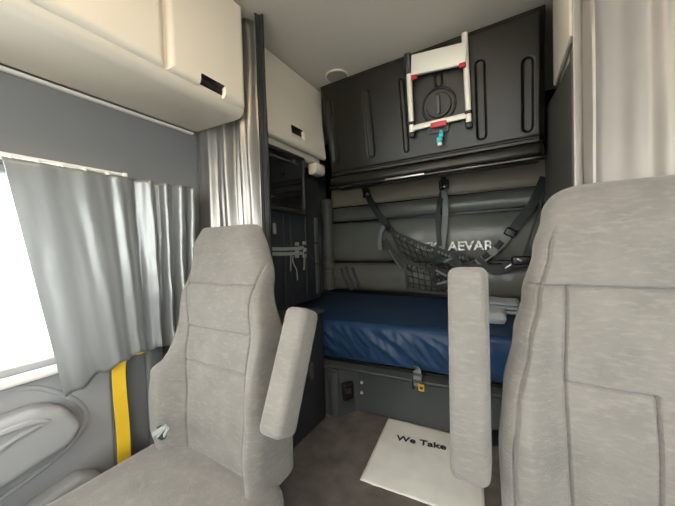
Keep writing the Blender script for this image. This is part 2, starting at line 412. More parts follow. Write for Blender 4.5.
r = thing('television', 'dark glossy screen in a black frame under the cream sleeper cabinet', 'screen', (-.9, 1.06, .18))
b = bmesh.new()
y0, y1, z0, z1, xs = .890, 1.232, .180, .470, -.900
t = .016
for (ya, yb, za, zb) in ((y0, y1, z0, z0+t), (y0, y1, z1-t, z1), (y0, y0+t, z0, z1), (y1-t, y1, z0, z1)): box(b, xs-.05, xs, ya, yb, za, zb, .006, 3)
obj('frame', b, 'dark', r)
b = bmesh.new(); box(b, xs-.048, xs-.010, y0+t-.002, y1-t+.002, z0+t-.002, z1-t+.002, 0); obj('screen', b, 'screen', r, smooth=False)
b = bmesh.new(); box(b, xs-.012, xs-.004, y0+t, y1-t, z0+t+.002, z0+t+.02, .003, 2); obj('speaker_slot', b, 'gloss', r)
b = bmesh.new(); box(b, xs-.012, xs-.004, y0+t, y1-t-.03, z1-t-.035, z1-t-.024, .003, 2); box(b, xs-.012, xs-.004, y1-t-.075, y1-t-.055, z1-t-.03, z1-t-.012, .003, 2); obj('control_rail', b, 'base', r)

r = thing('side_cabinet', 'low dark cabinet standing between the left seat and the bunk', 'cabinet', (-1.06, 1.02, FZ))
b = bmesh.new(); box(b, -1.35, -.772, .878, 1.165, FZ, -.318, .01, 3); obj('body', b, 'side', r)
b = bmesh.new(); box(b, -1.355, -.764, .875, 1.168, -.318, -.303, .005, 3); obj('top', b, 'base', r)
b = bmesh.new(); p = onX(312, 371, -.765); box(b, -.774, -.758, p.y-.02, p.y+.006, p.z-.035, p.z+.04, .005, 3); obj('handle', b, 'base', r)

# right-hand closet
r = thing('closet', 'tall dark grey closet side to the right of the bunk, behind the light curtain', 'closet', (.45, 1.25, FZ))
b = bmesh.new()
prism(b, [V((.16, y, z)) for y, z in ((.93, FZ), (1.586, FZ), (1.586, .575), (1.20, .508), (.93, .478))], (.595, 0, 0)); obj('body', b, 'closet', r, smooth=False)
b = bmesh.new(); box(b, .148, .162, .925, .94, FZ, .47, .004, 2); obj('edge_trim', b, 'closet', r)

# ---------------------------------------------------------------- upper bunk, folded up
PT, PB = V((0, 1.345, .885)), V((0, 1.435, .405)); vd = PT-PB; nd = V((0, -vd.z, vd.y)).normalized()
if nd.y > 0: nd = -nd
def onB(px, py, off=0): return onP(px, py, PB+nd*off, nd)
ub = thing('upper_bunk', 'black upper bunk folded up against the ceiling, behind the ladder', 'bunk', V((-.4, 1.5, .33)))
X0, X1 = -.872, .145; W = X1-X0; VL = vd.length
slots = []
for (xt, yt, xb, yb) in ((332, 100, 334, 163), (367.5, 90, 370, 157), (403, 78, 404.5, 152), (480.5, 60, 481, 139), (527, 58, 528.5, 131)):
    a = onB(xt, yt); c = onB(xb, yb); slots.append((((a.x+c.x)/2-X0), (c-PB).dot(vd)/VL, min(.46, (a-PB).dot(vd)/VL)))
kn = onB(438.5, 105)
knu, knv = kn.x-X0, (kn-PB).dot(vd)/VL
s2 = onB(438, 64); s3 = onB(438.5, 86)
sl2 = ((s3.x-X0), (s3-PB).dot(vd)/VL, min(.465, (s2-PB).dot(vd)/VL))
def capsule(x, z, sx, z0, z1, hw):
    dz = 0 if z0+hw <= z <= z1-hw else (z-(z0+hw) if z < z0+hw else z-(z1-hw))
    return math.hypot(x-sx, dz)-hw
seamz = .018
def bunkf(u, v):
    x = u*W; z = v*VL; d = 0
    for (sx, z0, z1) in slots:
        hw_ = .010 if abs(sx-slots[2][0]) < .001 else .016; q = capsule(x, z, sx, z0, z1, hw_)
        d -= .009*sstep(.003, -.006, q); d -= .004*gau(q, .0035)
    q = capsule(x, z, *sl2, .014); d -= .004*gau(q, .003)
    q = math.hypot(x-knu, z-knv); d -= .010*sstep(.078, .066, q)
    d -= .006*gau(z-seamz, .004)
    d += .002*nz(x*2, z*2)
    e = min(x, W-x, VL-z); d -= .015*(1-sstep(0, .02, e))
    return d
b = bmesh.new(); hf(b, PB+V((X0, 0, 0)), V((W, 0, 0)), vd, nd, bunkf, 330, 150, .15); obj('shell', b, 'bunk', ub)
b = bmesh.new(); box(b, X0-.005, X1-.002, 1.425, 1.58, .342, .403, .022, 4); obj('lower_rail', b, 'bunk', ub)
b = bmesh.new(); tube(b, [V((X0, 1.428, .336)), V((X1-.002, 1.428, .336))], .0105, 10); obj('edge_trim', b, 'gloss', ub)
# added steel sliver standing in for a highlight on the gloss trim
b = bmesh.new(); a = onY(385, 179.5, 1.415); c = onY(424, 174.5, 1.415); box(b, a.x, c.x, 1.4135, 1.4190, .334, .342, .002, 2); obj('trim_highlight', b, 'steel', ub)
# twist knob
def disc(bm, c, n, r, h, seg=40, r2=None):
    x = V((1, 0, 0)); y = n.cross(x).normalized(); r2 = r2 or r
    A = [bm.verts.new(c+(x*cos(2*pi*k/seg)+y*sin(2*pi*k/seg))*r) for k in range(seg)]
    B = [bm.verts.new(c+n*h+(x*cos(2*pi*k/seg)+y*sin(2*pi*k/seg))*r2) for k in range(seg)]
    bm.faces.new(A); bm.faces.new(B)
    for k in range(seg): bm.faces.new([A[k], A[(k+1) % seg], B[(k+1) % seg], B[k]])
vdn = vd.normalized()
b = bmesh.new(); disc(b, kn-nd*.012, nd, .056, .012, 48, .052); kb = obj('twist_knob', b, 'bunk', ub)
b = bmesh.new(); frame_box(b, kn-vdn*.040+nd*.006, kn+vdn*.040+nd*.006, .016, .018, nd, .005, 3); obj('knob_grip', b, 'post', kb)
b = bmesh.new(); tube(b, [kn-nd*.002+(V((1, 0, 0))*cos(2*pi*k/48)+vdn*sin(2*pi*k/48))*.071 for k in range(48)], .003, 6, closed=True); obj('knob_ring', b, 'darker', kb)
# latch plate under the ladder
lc = onB(438.5, 126, .0)
b = bmesh.new(); frame_box(b, onB(428, 128, .006), onB(449, 124.5, .006), .062, .012, nd, .004, 2)
lp = obj('latch_plate', b, 'base', ub)
for (px, py) in ((431, 131), (446.5, 128.5), (430.5, 121.5), (446, 118.5)):
    b = bmesh.new(); disc(b, onB(px, py, .012), nd, .006, .003, 14); obj('screw', b, 'darker', lp)

# ladder hung on the folded bunk
ld = thing('ladder', 'pale aluminium folding ladder hung on the black upper bunk', 'ladder', onB(438, 130, .03))
A0, A1 = onB(408.5, 63, .03), onB(412.0, 134, .03); B0, B1 = onB(466, 63, .03), onB(469.0, 124, .03)
for (p0, p1) in ((A0, A1), (B0, B1)):
    d = (p0-p1).normalized(); top = p1+d*((.868-p1.z)/d.z)
    b = bmesh.new(); frame_box(b, p1, top, .024, .022, nd, .009, 4); rl = obj('rail', b, 'alu', ld)
    b = bmesh.new(); frame_box(b, p1-d*.018, p1+d*.010, .028, .026, nd, .008, 2); obj('foot', b, 'darker', rl)
    b = bmesh.new(); q = p1+d*.048; frame_box(b, q-d*.007, q+d*.007, .031, .030, nd, .006, 3); obj('collar', b, 'darker', rl)
b = bmesh.new(); dA = (A0-A1).normalized(); q = onB(409, 74, .03); q2 = q+dA*.16; q2.z = min(q2.z, .86); frame_box(b, q, q2, .029, .028, nd, .006, 3); obj('rail_sleeve', b, 'darker', ld)
b = bmesh.new(); frame_box(b, onB(412, 128.5, .03), onB(469, 115, .03), .024, .018, nd, .004, 2); obj('rung', b, 'alu', ld)
b = bmesh.new(); frame_box(b, onB(411.5, 66, .034), onB(467, 53.5, .034), .085, .024, nd, .006, 3); obj('tread', b, 'alu', ld)
for (px, py) in ((414.5, 77.5), (462.5, 65.5)):
    c = onB(px, py, .045); b = bmesh.new(); box(b, c.x-.013, c.x+.013, c.y-.01, c.y+.01, c.z-.009, c.z+.009, .004, 3); obj('release_clip', b, 'red', ld)
b = bmesh.new(); frame_box(b, onB(430.5, 126.2, .050), onB(446.5, 122.6, .050), .024, .014, nd, .005, 3); rc = tag(obj('retainer_strap', b, 'red'), 'red clasp holding the ladder rung to the black bunk', 'clasp')
# teal key fob hanging from the clasp
kf = thing('key_fob', 'teal and white key fob dangling below the red ladder clasp', 'key fob', onB(440, 138, .04))
b = bmesh.new()
for (px, py, w, h) in ((441.3, 131.5, .016, .016), (441, 135, .022, .022), (439.5, 139, .024, .022), (438.8, 141, .019, .016)):
    c = onB(px, py, .044); box(b, c.x-w/2, c.x+w/2, c.y-.006, c.y+.006, c.z-h/2, c.z+h/2, .007, 3)
obj('body', b, 'teal', kf)
b = bmesh.new(); c = onB(439.8, 144, .046); box(b, c.x-.010, c.x+.010, c.y-.006, c.y+.006, c.z-.009, c.z+.009, .006, 3); obj('tip', b, 'white', kf)

# ---------------------------------------------------------------- restraint net hanging over the rear pad
YN = 2.03
def N_(px, py, y=YN): return onY(px, py, y)
nt_ = thing('restraint_net', 'black bunk restraint net of webbing sagging from three straps over the padded rear wall', 'net', N_(430, 290, 2.0))
FWD = V((0, -1, 0))
def strap(name, pix, w, m, parent=nt_, y=YN, n=6, t=.004):
    b = bmesh.new(); ribbon(b, smoothpath([onY(p[0], p[1], p[2] if len(p) > 2 else y) for p in pix], n), w, FWD, t); return obj(name, b, m, parent)
strap('strap', [(364, 187, 2.09), (372, 204, 2.06), (382, 219, 2.03), (392, 232, 2.02)], .050, 'strap')
strap('strap', [(443.5, 177, 2.09), (442.5, 190, 2.07), (438, 215, 2.04), (439.5, 246, 2.03)], .034, 'strap')
strap('strap', [(444, 190, 2.065), (445.5, 210, 2.05), (444, 232, 2.04), (441.5, 250, 2.03)], .038, 'strap2')
strap('strap', [(545, 177, 2.08), (533, 203, 2.05), (520, 220, 2.03), (511, 232, 2.02)], .050, 'strap')
strap('strap', [(511, 231, 2.015), (498, 247, 2.01), (480, 261, 2.0), (462, 270, 2.0)], .046, 'strap2')
for (p, q) in (((502, 241.5), (496, 248)), ((489, 253.5), (483, 258)), ((476, 262.5), (470, 266))):
    b = bmesh.new(); frame_box(b, onY(*p, 1.996), onY(*q, 1.996), .034, .008, FWD, .003, 2); obj('strap_patch', b, 'mesh', nt_)
strap('strap', [(546, 190, 2.05), (538, 212, 2.03), (530, 237, 2.02), (523, 257, 2.01)], .012, 'strap')
strap('strap', [(462, 266, 2.0), (478, 268, 1.99), (500, 268, 1.99), (524, 262, 2.0), (534, 262, 2.0)], .046, 'strap')
strap('strap', [(478, 258, 1.98), (486, 265, 1.975), (493, 272, 1.97), (504, 270, 1.97), (514, 263, 1.98)], .030, 'strap')
strap('strap_tail', [(384, 226, 2.02), (380.5, 234, 2.01), (379.5, 243, 2.01), (380.5, 250, 2.01)], .030, 'strap2')
strap('strap', [(384, 240, 2.01), (390, 250, 2.0), (397, 259, 2.0), (406, 266, 2.0)], .040, 'strap')
strap('strap', [(389, 250, 1.99), (394, 259, 1.985), (401, 268, 1.98)], .008, 'strap2')
b = bmesh.new()
for (p, q) in (((512.5, 229), (508, 236)),): frame_box(b, onY(*p, 2.0), onY(*q, 2.0), .062, .02, FWD, .008, 3)
obj('strap_sleeve', b, 'darker', nt_)
b = bmesh.new(); c = onY(522.5, 260, 1.985); box(b, c.x-.055, c.x+.045, c.y-.012, c.y+.012, c.z-.03, c.z+.022, .01, 3); obj('buckle', b, 'darker', nt_)
b = bmesh.new(); frame_box(b, onY(517, 258.5, 1.965), onY(522, 261.5, 1.965), .012, .01, FWD, .003, 2); obj('buckle_bar', b, 'steel', nt_); b = bmesh.new(); frame_box(b, onY(505, 268.5, 1.965), onY(512, 264, 1.965), .010, .01, FWD, .003, 2); obj('buckle_bar', b, 'steel', nt_)
b = bmesh.new(); frame_box(b, onY(385, 226.5, 2.0), onY(389, 222.5, 2.0), .020, .016, FWD, .004, 2); frame_box(b, onY(386.5, 229, 2.0), onY(393, 229.5, 2.0), .03, .014, FWD, .004, 2); obj('buckle', b, 'darker', nt_)
for (px, py, y) in ((367, 194.5, 2.05), (444.3, 186, 2.05)):
    b = bmesh.new(); c = onY(px, py, y); bmesh.ops.create_uvsphere(b, u_segments=16, v_segments=8, radius=.0145, matrix=Matrix.Translation(c) @ Matrix.Diagonal((1, .5, 1, 1))); obj('stud', b, 'chrome', nt_)
for (px, py, y, w, h) in ((366.5, 193.5, 2.075, .06, .066), (444, 184.5, 2.075, .066, .066)):
    b = bmesh.new(); c = onY(px, py, y); box(b, c.x-w/2, c.x+w/2, c.y-.008, c.y+.008, c.z-h/2, c.z+h/2, .006, 3); obj('anchor_plate', b, 'strap', nt_)
def patch(corners, nu, nv, sag, y0, r=.0032):
    TL, TR, BR, BL = [V((p[0], p[1])) for p in corners]
    def S(u, v):
        a = TL.lerp(TR, u); c = BL.lerp(BR, u); q = a.lerp(c, v)
        py = q.y + sag*sin(pi*u)
        return onY(q.x, py, y0-.05*sin(pi*u)*sin(pi*min(1, v*.9+.05))+.006*nz(u*6, v*6, y0*9))
    b = bmesh.new()
    for i in range(nu+1): tube(b, [S(i/nu+.01*nz(i*3.1, k*.5), k/10) for k in range(11)], r, 6)
    for j in range(nv+1): tube(b, [S(k/16, j/nv) for k in range(17)], r, 6)
    obj('mesh', b, 'mesh', nt_)
    for (e, wd) in (((0, 0), .024), ((0, 1), .022)):
        b = bmesh.new(); ribbon(b, [S(k/16, e[1])+FWD*.004 for k in range(17)], wd, FWD, .005); obj('border', b, 'strap', nt_)
    for u in (0, 1):
        b = bmesh.new(); ribbon(b, [S(u, k/10)+FWD*.004 for k in range(11)], .018, FWD, .005); obj('border', b, 'strap', nt_)
    for k in range(1, 9):  # web loops along the upper border
        b = bmesh.new(); p = S(k/9, .03)+FWD*.008; q = S(k/9, .12)+FWD*.008; frame_box(b, p, q, .014, .005, FWD, .002, 1); obj('loop', b, 'strap2', nt_)
patch([(391, 230), (452, 253), (459, 276), (402, 258)], 9, 4, 3, 2.02)
patch([(405, 262), (447, 274), (450, 293), (408, 289)], 7, 4, 1, 2.01)
patch([(436, 248), (466, 256), (476, 284), (432, 284)], 5, 5, 2, 1.99, .0045)
b = bmesh.new()
for (p, q, w) in (((433, 262), (458, 259), .03), ((428, 270), (462, 272), .03), ((436, 256), (466, 268), .026), ((440, 278), (460, 266), .028), ((432, 279), (444, 290), .02), ((450, 250), (468, 274), .03)):
    a, c = onY(*p, 1.965), onY(*q, 1.965); mid = (a+c)/2+FWD*.03; ribbon(b, smoothpath([a, mid, c], 8), w, FWD+V((0, 0, .3*random.uniform(-1, 1))), .004)
obj('bunched_webbing', b, 'strap', nt_)
b = bmesh.new()
for (p, q) in (((436, 270), (447, 276)), ((444, 262), (452, 258)), ((437, 284), (448, 281)), ((452, 276), (462, 280))):
    b = bmesh.new(); a, c = onY(*p, 1.93), onY(*q, 1.93); ribbon(b, smoothpath([a, (a+c)/2+FWD*.015, c], 6), .014, FWD, .004); obj('webbing_end', b, 'strap2', nt_)

# ---------------------------------------------------------------- lower bunk: base, mattress, bedding
SK = .07
def sk(x): return SK*(x+.80)
lb = thing('lower_bunk', 'dark plastic lower bunk carrying the blue mattress, outlet and screws on its front', 'bunk', (-.25, 1.7, FZ))
f = [onZ(322, 418, FZ), onZ(340, 417.5, FZ), onZ(344, 415.5, FZ), onZ(356, 410.5, FZ), onZ(359, 410.5, FZ)]
path = [V((-1.34, f[0].y+.02, FZ)), V((f[0].x-.03, f[0].y+.012, FZ)), V((f[0].x+.0, f[0].y+.03, FZ))] + [V((p.x, p.y, FZ)) for p in f[1:]]
yb = f[-1].y
path = [V((-1.34, 1.19, FZ)), V((-.80, 1.19, FZ))] + [V((p.x, max(p.y, 1.18), FZ)) for p in f[1:]] + [V((.150, yb+.045, FZ)), V((.150, 2.05, FZ)), V((-1.34, 2.05, FZ))]
b = bmesh.new(); prism(b, path, (0, 0, -.605-FZ)); obj('front_panel', b, 'base', lb, smooth=False)
b = bmesh.new(); tube(b, [V((f[1].x-.03, f[1].y+.005, FZ+.01)), V((f[1].x-.03, f[1].y+.005, -.615))], .026, 14); obj('pilaster', b, 'base', lb)
b = bmesh.new(); bprism(b, [V((x, y, -.604)) for x, y in ((-1.34, 1.20), (-.80, 1.20), (.15, 1.20+sk(.15)), (.15, 2.05), (-1.34, 2.05))], (0, 0, .012), .004, 2); obj('top_rail', b, 'base', lb)
b = bmesh.new(); prism(b, [V((x, y, -.592)) for x, y in ((-1.34, 1.26), (-.80, 1.26), (.14, 1.26+sk(.15)), (.14, 2.04), (-1.34, 2.04))], (0, 0, .015)); obj('shadow_gap_platform', b, 'darker', lb, smooth=False)  # black strip: the shadow gap under the mattress is put into its colour
# recessed access door with inset seams on the front panel
b = bmesh.new(); q0 = onY(372, 395, yb-.004)
frame_box(b, V((f[-1].x, yb, -.640)), V((.14, yb+.0445, -.640)), .004, .004, ZU, 0); obj('panel_seam', b, 'darker', lb, smooth=False)
# outlet on the angled face between the pilaster and the panel
a, c = f[2], f[3]; ad = V((c.x-a.x, c.y-a.y, 0)).normalized(); an = V((ad.y, -ad.x, 0))
if an.y > 0: an = -an
oc = onP(347.5, 390.5, V((a.x, max(a.y, 1.18), 0))+an*.008, an)
b = bmesh.new(); frame_box(b, oc-V((0, 0, .042)), oc+V((0, 0, .042)), .060, .034, an, .006, 3); ot = obj('outlet', b, 'darker', lb)
b = bmesh.new(); frame_box(b, oc-V((0, 0, .034))+an*.017, oc+V((0, 0, .034))+an*.017, .050, .006, an, .003, 2); obj('outlet_cover', b, 'gloss', ot)
for py in (382.5, 392.5):
    c = onY(361.8, py, yb-.001); b = bmesh.new(); disc(b, c, FWD, .008, .007, 16, .006); obj('screw', b, 'white', lb)
b = bmesh.new(); disc(b, onY(339.5, 412, 1.185), FWD, .004, .003, 12); obj('screw', b, 'chrome', lb)

la = thing('bunk_latch', 'grey latch strap clipped over the bunk edge below the blue mattress', 'latch', onY(418, 380, 1.224))
b = bmesh.new(); ribbon(b, smoothpath([onY(417, 369, 1.249), onY(417, 371, 1.227), onY(417.5, 378, 1.220), onY(418, 386, 1.222)]), .034, FWD, .006); obj('strap', b, 'strap2', la)
b = bmesh.new()
for (py, h) in ((374.5, .012), (381.5, .012)):
    c = onY(417.8, py, 1.214); box(b, c.x-.020, c.x+.020, c.y-.006, c.y+.004, c.z-h/2, c.z+h/2, .003, 2)
obj('buckle', b, 'base', la)
b = bmesh.new(); c = onY(413.5, 384, 1.224); box(b, c.x-.006, c.x+.004, c.y-.006, c.y+.006, c.z-.022, c.z+.022, .003, 2); obj('bracket', b, 'darker', la)
tg = thing('pull_tag', 'small yellow tag hanging under the grey bunk latch', 'tag', onY(421, 388, 1.224))
b = bmesh.new(); c = onY(421.3, 387, 1.219)
for (x0, x1, z0, z1) in ((-.013, -.007, -.018, .016), (.007, .013, -.018, .010), (-.013, .013, -.018, -.011), (-.006, .013, .002, .012)): box(b, c.x+x0, c.x+x1, c.y-.003, c.y+.003, c.z+z0, c.z+z1, .0015, 2)
obj('plate', b, 'yellow2', tg)

# mattress
b = bmesh.new()
mx0, mx1, my0, my1, mz0, mz1 = -1.335, .145, 1.232, 2.062, -.5685, -.375
# cross-section rows: front bottom -> front top -> rear top -> rear bottom
rr = .030; sec = [(my0+.02, mz0, 0)]
NV = 26
for k in range(NV+1): sec.append((my0, lerp(mz0+.012, mz1-rr, k/NV), 1))
for k in range(1, 9): a = pi/2*k/8; sec.append((my0+rr*(1-cos(a)), mz1-rr+rr*sin(a), 1-k/8))
for k in range(1, 21): sec.append((lerp(my0+rr, my1-rr, k/20), mz1, 0))
for k in range(1, 9): a = pi/2*k/8; sec.append((my1-rr+rr*sin(a), mz1-rr+rr*cos(a), 0))
sec.append((my1, mz0, 0))
NX = 360; rows = []
for i in range(NX+1):
    x = lerp(mx0, mx1, i/NX); e = min((x-mx0), (mx1-x)); rnd = 1-sstep(0, .04, e)
    ring = []
    for k_, (y, z, w) in enumerate(sec):
        d = 0
        if w:
            t = (z-mz0)/(mz1-mz0)
            s = x*1.0 - .9*(1-t)*.2 + .10*t      # tension folds run down and to the right
            wv = x+t*.22+.05*nz(x*5, t*3, 9); fold = (1-min(1, 2.6*abs(nz(wv*8, t*.8, 5.))))*.013*(.35+abs(nz(x*3, 1, 3))*1.6) + abs(nz((x+t*.12)*21, t*2.2, 2.))*.010
            d = (fold*(.25+.9*sin(pi*min(1, t*.85+.1)))-.006)*w + .010*sin(pi*t)
        dz = .004*nz(x*2.5, y*3, 1)+.0025*nz(x*9, y*5, 4) if not w else 0
        if w == 1 and z < mz0+.03: dz -= .006*nz(x*7, 0, 3)
        yy = y - d + (sk(x)*(1 if k_ < NV+10 else 0)) + rnd*(.02 if y < 1.6 else -.02); zz = z+dz - (rnd*.02 if z > -.45 else 0)
        ring.append(b.verts.new((x, yy, zz)))
    rows.append(ring)
for A, B in zip(rows, rows[1:]):
    for k in range(len(sec)-1): b.faces.new([A[k], A[k+1], B[k+1], B[k]])
    b.faces.new([A[-1], A[0], B[0], B[-1]])
b.faces.new(rows[0]); b.faces.new(rows[-1][::-1])
mo = tag(obj('mattress', b, 'blue'), 'bunk mattress in a shiny navy blue fitted sheet', 'mattress')

# folded bedding at the right
def folded(name, label, x0, x1, y0, y1, z0, h, m, seed, layers):
    b = bmesh.new()
    for k in range(layers):
        za = z0+h*k/layers+.001; zb = z0+h*(k+1)/layers
        t = bmesh.new(); bmesh.ops.create_cube(t, size=1)
        bmesh.ops.bevel(t, geom=list(t.edges), offset=.0001, segments=1, affect='EDGES'); t.free()
        t = bmesh.new(); NXX, NYY = 24, 16; hh = (zb-za)
        def top(u, v, s):
            e = min(u*(x1-x0), (1-u)*(x1-x0), v*(y1-y0), (1-v)*(y1-y0)); rd = hh*.5
            q = rd if e >= rd else math.sqrt(max(0, rd*rd-(rd-e)**2))
            return q
        for s in (1, -1):
            g = [[t.verts.new((lerp(x0, x1, i/NXX)+.006*nz(j*.4, k, seed), lerp(y0, y1, j/NYY)+.006*nz(i*.3, k, seed+2), (za+zb)/2+s*top(i/NXX, j/NYY, s)*.98+.003*nz(i*.2, j*.3, seed+k)*(s > 0))) for i in range(NXX+1)] for j in range(NYY+1)]
            for j in range(NYY):
                for i in range(NXX): t.faces.new([g[j][i], g[j][i+1], g[j+1][i+1], g[j+1][i]])
        bmesh.ops.remove_doubles(t, verts=t.verts, dist=.0008); merge(b, t)
    return tag(obj(name, b, m), label, 'bedding')
folded('folded_blanket', 'folded grey blanket on the blue mattress, behind the armrest of the right seat', -.24, .0, 1.44, 1.60, -.371, .056, 'grey', 3, 1)
folded('folded_sheet', 'folded pale bluish sheet lying on the blue mattress behind the grey blanket', -.26, .06, 1.66, 1.84, -.371, .062, 'grey2', 8, 3)

# paper mat on the floor
c0 = onZ(388.5, 418.5, FZ+.002); c1 = onZ(454, 434.5, FZ+.002)
pm = thing('paper_floor_mat', 'white printed paper mat lying on the floor in front of the bunk', 'floor mat', (c0.x+.15, c0.y-.2, FZ))
b = bmesh.new(); ux = (c1-c0); ux.z = 0; ux = ux.normalized(); vy = (onZ(377.5, 442.5, FZ+.002)-c0); vy.z = 0; vy = vy.normalized()
hf(b, V((c0.x, c0.y, FZ+.001)), ux*.40, vy*.40, ZU, lambda u, v: .004+.003*nz(u*4, v*4, 2)+.002*nz(u*11, v*9, 7), 40, 40, .0); 
b2 = obj('sheet', b, 'paper', pm)
sol = b2.modifiers.new('s', 'SOLIDIFY'); sol.thickness = .0015; sol.offset = -1
p0 = onZ(396, 439.6, FZ+.012); px_ = (onZ(430, 446.5, FZ+.012)-p0).normalized(); 
text('print', 'We Take', p0, px_, (-vy - px_*(-vy).dot(px_)).normalized(), .046, .0008, 'ink', pm, .0008, 1.15)

# ---------------------------------------------------------------- ceiling speaker
sp = thing('ceiling_speaker', 'round grey speaker grille on the ceiling beside the upper bunk', 'speaker', onZ(338, 74, .895))
b = bmesh.new(); c = onZ(337, 76, .90); c = V((c.x, c.y-.0, .902)); disc(b, c, V((0, 0, -1)), .058, .010, 40, .052); obj('grille', b, 'grille', sp)
b = bmesh.new(); tube(b, [c+V((cos(2*pi*k/40)*.058, sin(2*pi*k/40)*.058, -.004)) for k in range(40)], .004, 8, closed=True); obj('ring', b, 'cream', sp)

# ---------------------------------------------------------------- curtains
def curtain(name, base, z0f, z1f, amp, freq, mats, parent=None, nu=260, nv=50, thick=.0025, seed=0, shear=0):
    """base(s) -> (point xy, normal xy) along the hanging line, pleats of amplitude amp(s, t)"""
    b = bmesh.new(); g = []
    for j in range(nv+1):
        t = j/nv; row = []
        for i in range(nu+1):
            s = i/nu; p, n = base(s, t)
            ph = freq(s)+.8*nz(s*5+seed, t*1.3, seed)
            a = amp(s, t)
            d = a*(sin(ph)+.28*sin(2.3*ph+seed)) + a*.5*nz(s*14+seed, t*3.5, 2)+a*.16*nz(s*30, t*9+seed, 5)
            row.append(b.verts.new((p[0]+n[0]*d, p[1]+n[1]*d, lerp(z0f(s), z1f(s), t))))
        g.append(row)
    for j in range(nv):
        for i in range(nu): b.faces.new([g[j][i], g[j][i+1], g[j+1][i+1], g[j+1][i]])
    o = obj(name, b, mats, parent)
    o.modifiers.new('s', 'SOLIDIFY').thickness = thick
    return o

# over the door window: hangs from the track, fuller towards the rear
def wbase(s, t):
    y0 = lerp(.30, .205, t); y = lerp(y0, lerp(.684, .704, t), s)
    return (-1.088+.02*sstep(.75, 1, s), y), (1, 0)
wc = thing('window_curtain', 'short silver grey curtain hanging over the door window, backlit at its front edge', 'curtain', (-1.1, .47, -.35))
curtain('drape', wbase, lambda s: interp(((0, -.405), (.25, -.37), (.5, -.345), (1, -.345)), s)+.006*sin(s*40), lambda s: .252, lambda s, t: interp(((0, .003), (.4, .004), (.52, .011), (.7, .021), (1, .022)), s)*(.6+.4*(1-t)), lambda s: s*2*pi*(2.2+4.0*s), 'sheer', wc, seed=3)
ct = thing('curtain_track', 'thin cream track holding the window curtain below the grey header', 'curtain track', (-1.12, .1, .25))
b = bmesh.new(); box(b, -1.149, -1.092, -.65, .475, .257, .266, .003, 3); obj('track', b, 'cream_trim', ct)
b = bmesh.new(); box(b, -1.149, -1.088, .472, .486, .253, .268, .004, 3); obj('end_cap', b, 'cream_trim', ct)
for y in (.22, .27, .32, .37, .43):
    b = bmesh.new(); box(b, -1.10, -1.082, y-.004, y+.004, .250, .258, .002, 2); obj('glider', b, 'white', ct)

# tall privacy curtain gathered behind the left seat
pc = thing('privacy_curtain', 'tall silver privacy curtain gathered behind the left seat, dark edge on its right', 'curtain', (-.95, .8, -.6), 'privacy curtains')
def pbase(s, t):
    return (lerp(-1.140, -.803, s), .778+.034*sstep(0, .6, s)), (0, 1)
curtain('drape', pbase, lambda s: -.70, lambda s: .892, lambda s, t: lerp(.003, .0195, sstep(.05, .5, s)), lambda s: s*2*pi*3.3+1, 'silver', pc, seed=11)
def p2base(s, t): return (lerp(-.803, -.788, s), lerp(.808, .838, s)), (-.8, .6)
curtain('edge_hem', p2base, lambda s: -.70, lambda s: .892, lambda s, t: .006, lambda s: s*5, 'lining', pc, nu=30, seed=2)
rc_ = thing('privacy_curtain', 'wide light grey privacy curtain hanging behind the right seat', 'curtain', (.45, .85, -.6), 'privacy curtains')
def rbase(s, t): return (lerp(.143, .745, s), .868), (0, 1)
curtain('drape', rbase, lambda s: -.72, lambda s: .892, lambda s, t: interp(((0, .012), (.06, .022), (.12, .006), (.2, .009), (.28, .016), (.4, .02), (1, .022)), s), lambda s: interp(((0, 0), (.08, 6), (.2, 8), (.3, 12), (1, 40)), s), 'silver_b', rc_, seed=21)

# ---------------------------------------------------------------- seat belt
sb = thing('seat_belt', 'yellow seat belt strap running down beside the left door', 'seat belt', (-1.1, .46, FZ))
XB = -1.108
b = bmesh.new(); ribbon(b, smoothpath([onX(124.5, 470, XB), onX(123, 430, XB), onX(120, 395, XB), onX(118.8, 370, XB), onX(122, 358, XB), onX(133, 350, XB), onX(143, 347.5, XB), onX(152, 340, XB)], 8), .038, (1, 0, 0), .004); obj('webbing', b, 'yellow', sb)
b = bmesh.new(); c = onX(124.8, 474, XB); box(b, -1.15, XB+.02, c.y-.03, c.y+.03, FZ, c.z+.01, .01, 3); obj('retractor', b, 'darker', sb)

